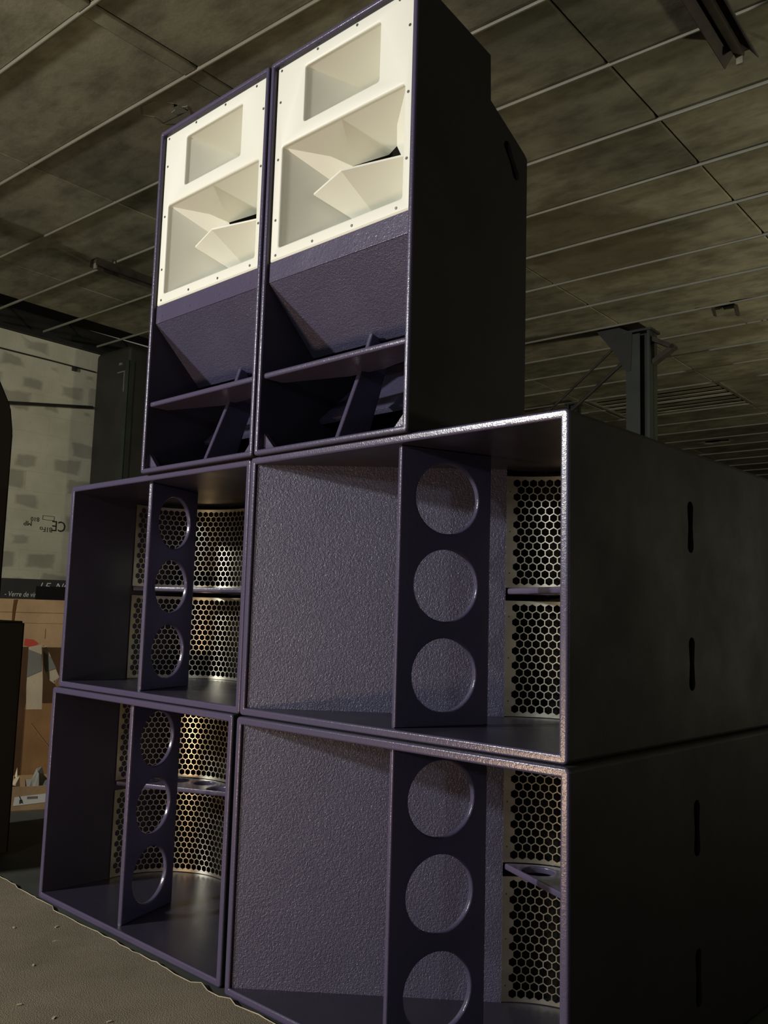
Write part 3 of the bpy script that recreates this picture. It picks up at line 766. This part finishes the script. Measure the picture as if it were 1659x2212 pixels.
dt = dark_cab('dark_speaker_cabinet', (-1.800, 0.085, 0.9935), [(0, 0), (0, 0.83), (-0.018, 0.945), (-0.085, 1.075), (-0.30, 1.16), (-0.60, 1.16), (-0.60, 0)], 0.54, 'black chamfered speaker cabinet on top of the black floor cabinet', 0)
mesh_obj('front_grille', box(-0.50, -0.04, -0.608, -0.598, 0.05, 1.10), M_VOID, dt, 0)

# ================================================================== CARTONS BEHIND THE LEFT SUBWOOFERS
KX = Vector((0.44, 0.898, 0)); KV = Vector((-0.898, 0.44, 0)); K0 = Vector((-2.50, 0.62, 0))
RZ = math.atan2(KX.y, KX.x)                            # local x = right, local y = away from us
def kpos(r, d, z): p = K0 + KX * r + KV * d; return (p.x, p.y, z)
def carton(name, r0, r1, d0, d1, z0, z1, mat, label, group=None, open_top=False, flaps=(), rz=0.0):
    t = thing(name, kpos((r0 + r1) / 2, (d0 + d1) / 2, z0), RZ + rz, label=label, cat='carton', group=group)
    a, b_, h = (r1 - r0) / 2, (d1 - d0) / 2, z1 - z0; q = 0.006
    if open_top:
        vf = cat_vf(box(-a, a, -b_, -b_ + q, 0, h), box(-a, a, b_ - q, b_, 0, h), box(-a, -a + q, -b_, b_, 0, h), box(a - q, a, -b_, b_, 0, h), box(-a, a, -b_, b_, 0, q))
    else: vf = bevbox(-a, a, -b_, b_, 0, h, 0.006)
    mesh_obj('box_body', vf, mat, t, 0)
    return t, a, b_, h
tr_, a, b_, h = carton('shallow_tray_carton', -0.34, 0.30, 0.0, 0.34, 0.0, 0.125, M_CARTON, 'shallow open carton tray with a white label, lowest of the carton pile', None, True, rz=R_(4))
mesh_obj('paper_label', plate([(-0.005, 0.030), (0.30, 0.050), (0.30, 0.094), (0.00, 0.074)], [], 0.0008, 0, lambda u, v, q: (u - 0.06, -b_ - 0.0012 + q, v)), M_WHITELABEL, tr_, 0)
mesh_obj('printed_icon', cat_vf(bar((-0.038, -b_ - 0.002, 0.078), (-0.030, -b_ - 0.002, 0.060), 0.003, 0.0006, (0, 1, 0)), prism([(-0.036, 0.060), (-0.024, 0.060), (-0.018, 0.040), (-0.028, 0.044), (-0.036, 0.039)], 'y', -b_ - 0.002, -b_ - 0.0015)), M_INK, tr_, 0)
mesh_obj('printed_icon', cat_vf(box(0.0, 0.05, -b_ - 0.002, -b_ - 0.0015, 0.062, 0.074)), M_FLATGREY, tr_, 0)
dk, a, b_, h = carton('storage_carton', -0.55, 0.45, 0.80, 1.28, 0.0, 0.805, M_SHADECARTON, 'tall dark brown carton, shade in its colour, standing under the wine glass carton')
vc, a, b_, h = carton('wine_glass_carton', -0.52, 0.46, 0.80, 1.28, 0.8055, 1.222, M_CARTON, 'tan carton with black printed top band for wine glasses, topmost of the pile')
mesh_obj('printed_band', cat_vf(box(-a - 0.001, a + 0.001, -b_ - 0.0012, -b_ + 0.2, h - 0.122, h + 0.0015)), M_BLACKPRINT, vc, 0)
ox = 0.03
text_obj('printed_lettering', '- Verre de vin', 0.044, M_WHITEINK, vc, (-0.222 + ox, -b_ - 0.0020, h - 0.108), (PI / 2, 0, 0), 0.22, 0.0006, 0.74)
text_obj('printed_lettering', 'LE', 0.060, M_WHITEINK, vc, (-0.03 + ox, -b_ - 0.0020, h - 0.060), (PI / 2, 0, 0), 0.35)
text_obj('printed_lettering', 'NOIR', 0.060, M_WHITEINK, vc, (0.06 + ox, -b_ - 0.0020, h - 0.060), (PI / 2, 0, 0), 0.35)
mesh_obj('dark_tape', box(-0.045 + ox, 0.40, -b_ - 0.0032, -b_ - 0.0024, h - 0.121, h - 0.040), M_VOID, vc, 0)
mesh_obj('brown_tape', plate([(-0.170, h - 0.20), (-0.166, h - 0.128), (-0.145, h - 0.126), (-0.150, h - 0.16), (-0.158, h - 0.27), (-0.168, h - 0.27)], [], 0.0008, 0, lambda u, v, q: (u + ox, -b_ - 0.0016 + q, v)), M_TAPE, vc, 0)
mesh_obj('crease', cat_vf(box(-a, a, -b_ - 0.0012, -b_, h - 0.205, h - 0.201), box(-a, a, -b_ - 0.0012, -b_, h - 0.268, h - 0.266), box(0.055, 0.058, -b_ - 0.0012, -b_, h - 0.36, h - 0.30)), M_BROWNCARTON, vc, 0)
bc, a, b_, h = carton('open_brown_carton', -0.055, 0.52, 0.42, 0.76, 0.0, 0.475, M_BROWNCARTON, 'brown carton with raised pale flaps standing behind the shallow tray', None, True)
def flap(pts, y, m, nm='flap'):
    return mesh_obj(nm, plate(pts, [], 0.004, 0, lambda u, v, q: (u, y + q, v)), m, bc, 0)
cxl = 0.2325                                          # carton middle in pile coordinates
f1 = flap([(-0.048 - cxl, 0.475), (0.036 - cxl, 0.475), (0.030 - cxl, 0.64), (0.010 - cxl, 0.84), (-0.058 - cxl, 0.825), (-0.055 - cxl, 0.6)], -b_ + 0.002, M_PALECARD)
mesh_obj('grey_band', plate([(-0.0565 - cxl, 0.655), (0.018 - cxl, 0.690), (0.012 - cxl, 0.785), (-0.0575 - cxl, 0.812)], [], 0.001, 0, lambda u, v, q: (u, -b_ + 0.0008 + q, v)), M_FLATGREY, bc, 0)
mesh_obj('red_print_panel', plate([(-0.085 - cxl, 0.835), (-0.040 - cxl, 0.820), (-0.004 - cxl, 0.845), (-0.035 - cxl, 0.868), (-0.080 - cxl, 0.872)], [], 0.003, 0, lambda u, v, q: (u, -b_ + 0.006 + q, v)), M_REDPRINT, bc, 0)
f2 = flap([(0.020 - cxl, 0.835), (0.036 - cxl, 0.832), (0.118 - cxl, 0.655), (0.098 - cxl, 0.615), (0.062 - cxl, 0.640), (0.034 - cxl, 0.70)], -b_ + 0.02, M_PALECARD)
mesh_obj('grey_band', plate([(0.022 - cxl, 0.80), (0.068 - cxl, 0.765), (0.098 - cxl, 0.705), (0.046 - cxl, 0.685), (0.030 - cxl, 0.72)], [], 0.001, 0, lambda u, v, q: (u, -b_ + 0.0185 + q, v)), M_FLATGREY, bc, 0)
mesh_obj('flap', bar((0.10 - cxl, -b_ + 0.022, 0.64), (0.20 - cxl, -b_ + 0.022, 0.475), 0.03, 0.004, (0, 1, 0)), M_BROWNCARTON, bc, 0)
mesh_obj('crease', bar((-0.02 - cxl, -b_ - 0.001, 0.40), (0.09 - cxl, -b_ - 0.001, 0.26), 0.002, 0.003, (0, 1, 0)), M_CARTON, bc, 0)
# crumpled card thrown in the tray
def crumple(name, r, d, z, sx, sy, sz, mat, label, seed):
    rn = random.Random(seed); n = 6; V, F = [], []
    for i in range(n):
        for j in range(n):
            V.append((sx * (i / (n - 1) - 0.5), sy * (j / (n - 1) - 0.5), sz * (rn.random() * 0.6 + 0.4 * (j / (n - 1)))))
    lo = min(v[2] for v in V); V = [(a_, b2, c_ - lo) for a_, b2, c_ in V]
    for i in range(n - 1):
        for j in range(n - 1): F.append((i * n + j, (i + 1) * n + j, (i + 1) * n + j + 1, i * n + j + 1))
    o = mesh_obj(name, (V, F), mat, None, 0)
    md = o.modifiers.new('thickness', 'SOLIDIFY'); md.thickness = 0.004
    o.location = kpos(r, d, z); o.rotation_euler = (0, 0, RZ + rn.uniform(-0.3, 0.3)); return tag(o, label, 'card')
crumple('crumpled_card', 0.06, 0.16, 0.008, 0.14, 0.14, 0.22, M_FLATGREY, 'crumpled grey card standing up out of the tray carton', 4)
crumple('crumpled_card', -0.11, 0.17, 0.008, 0.12, 0.14, 0.20, M_PALECARD, 'crumpled pale card at the left end of the tray carton', 9)
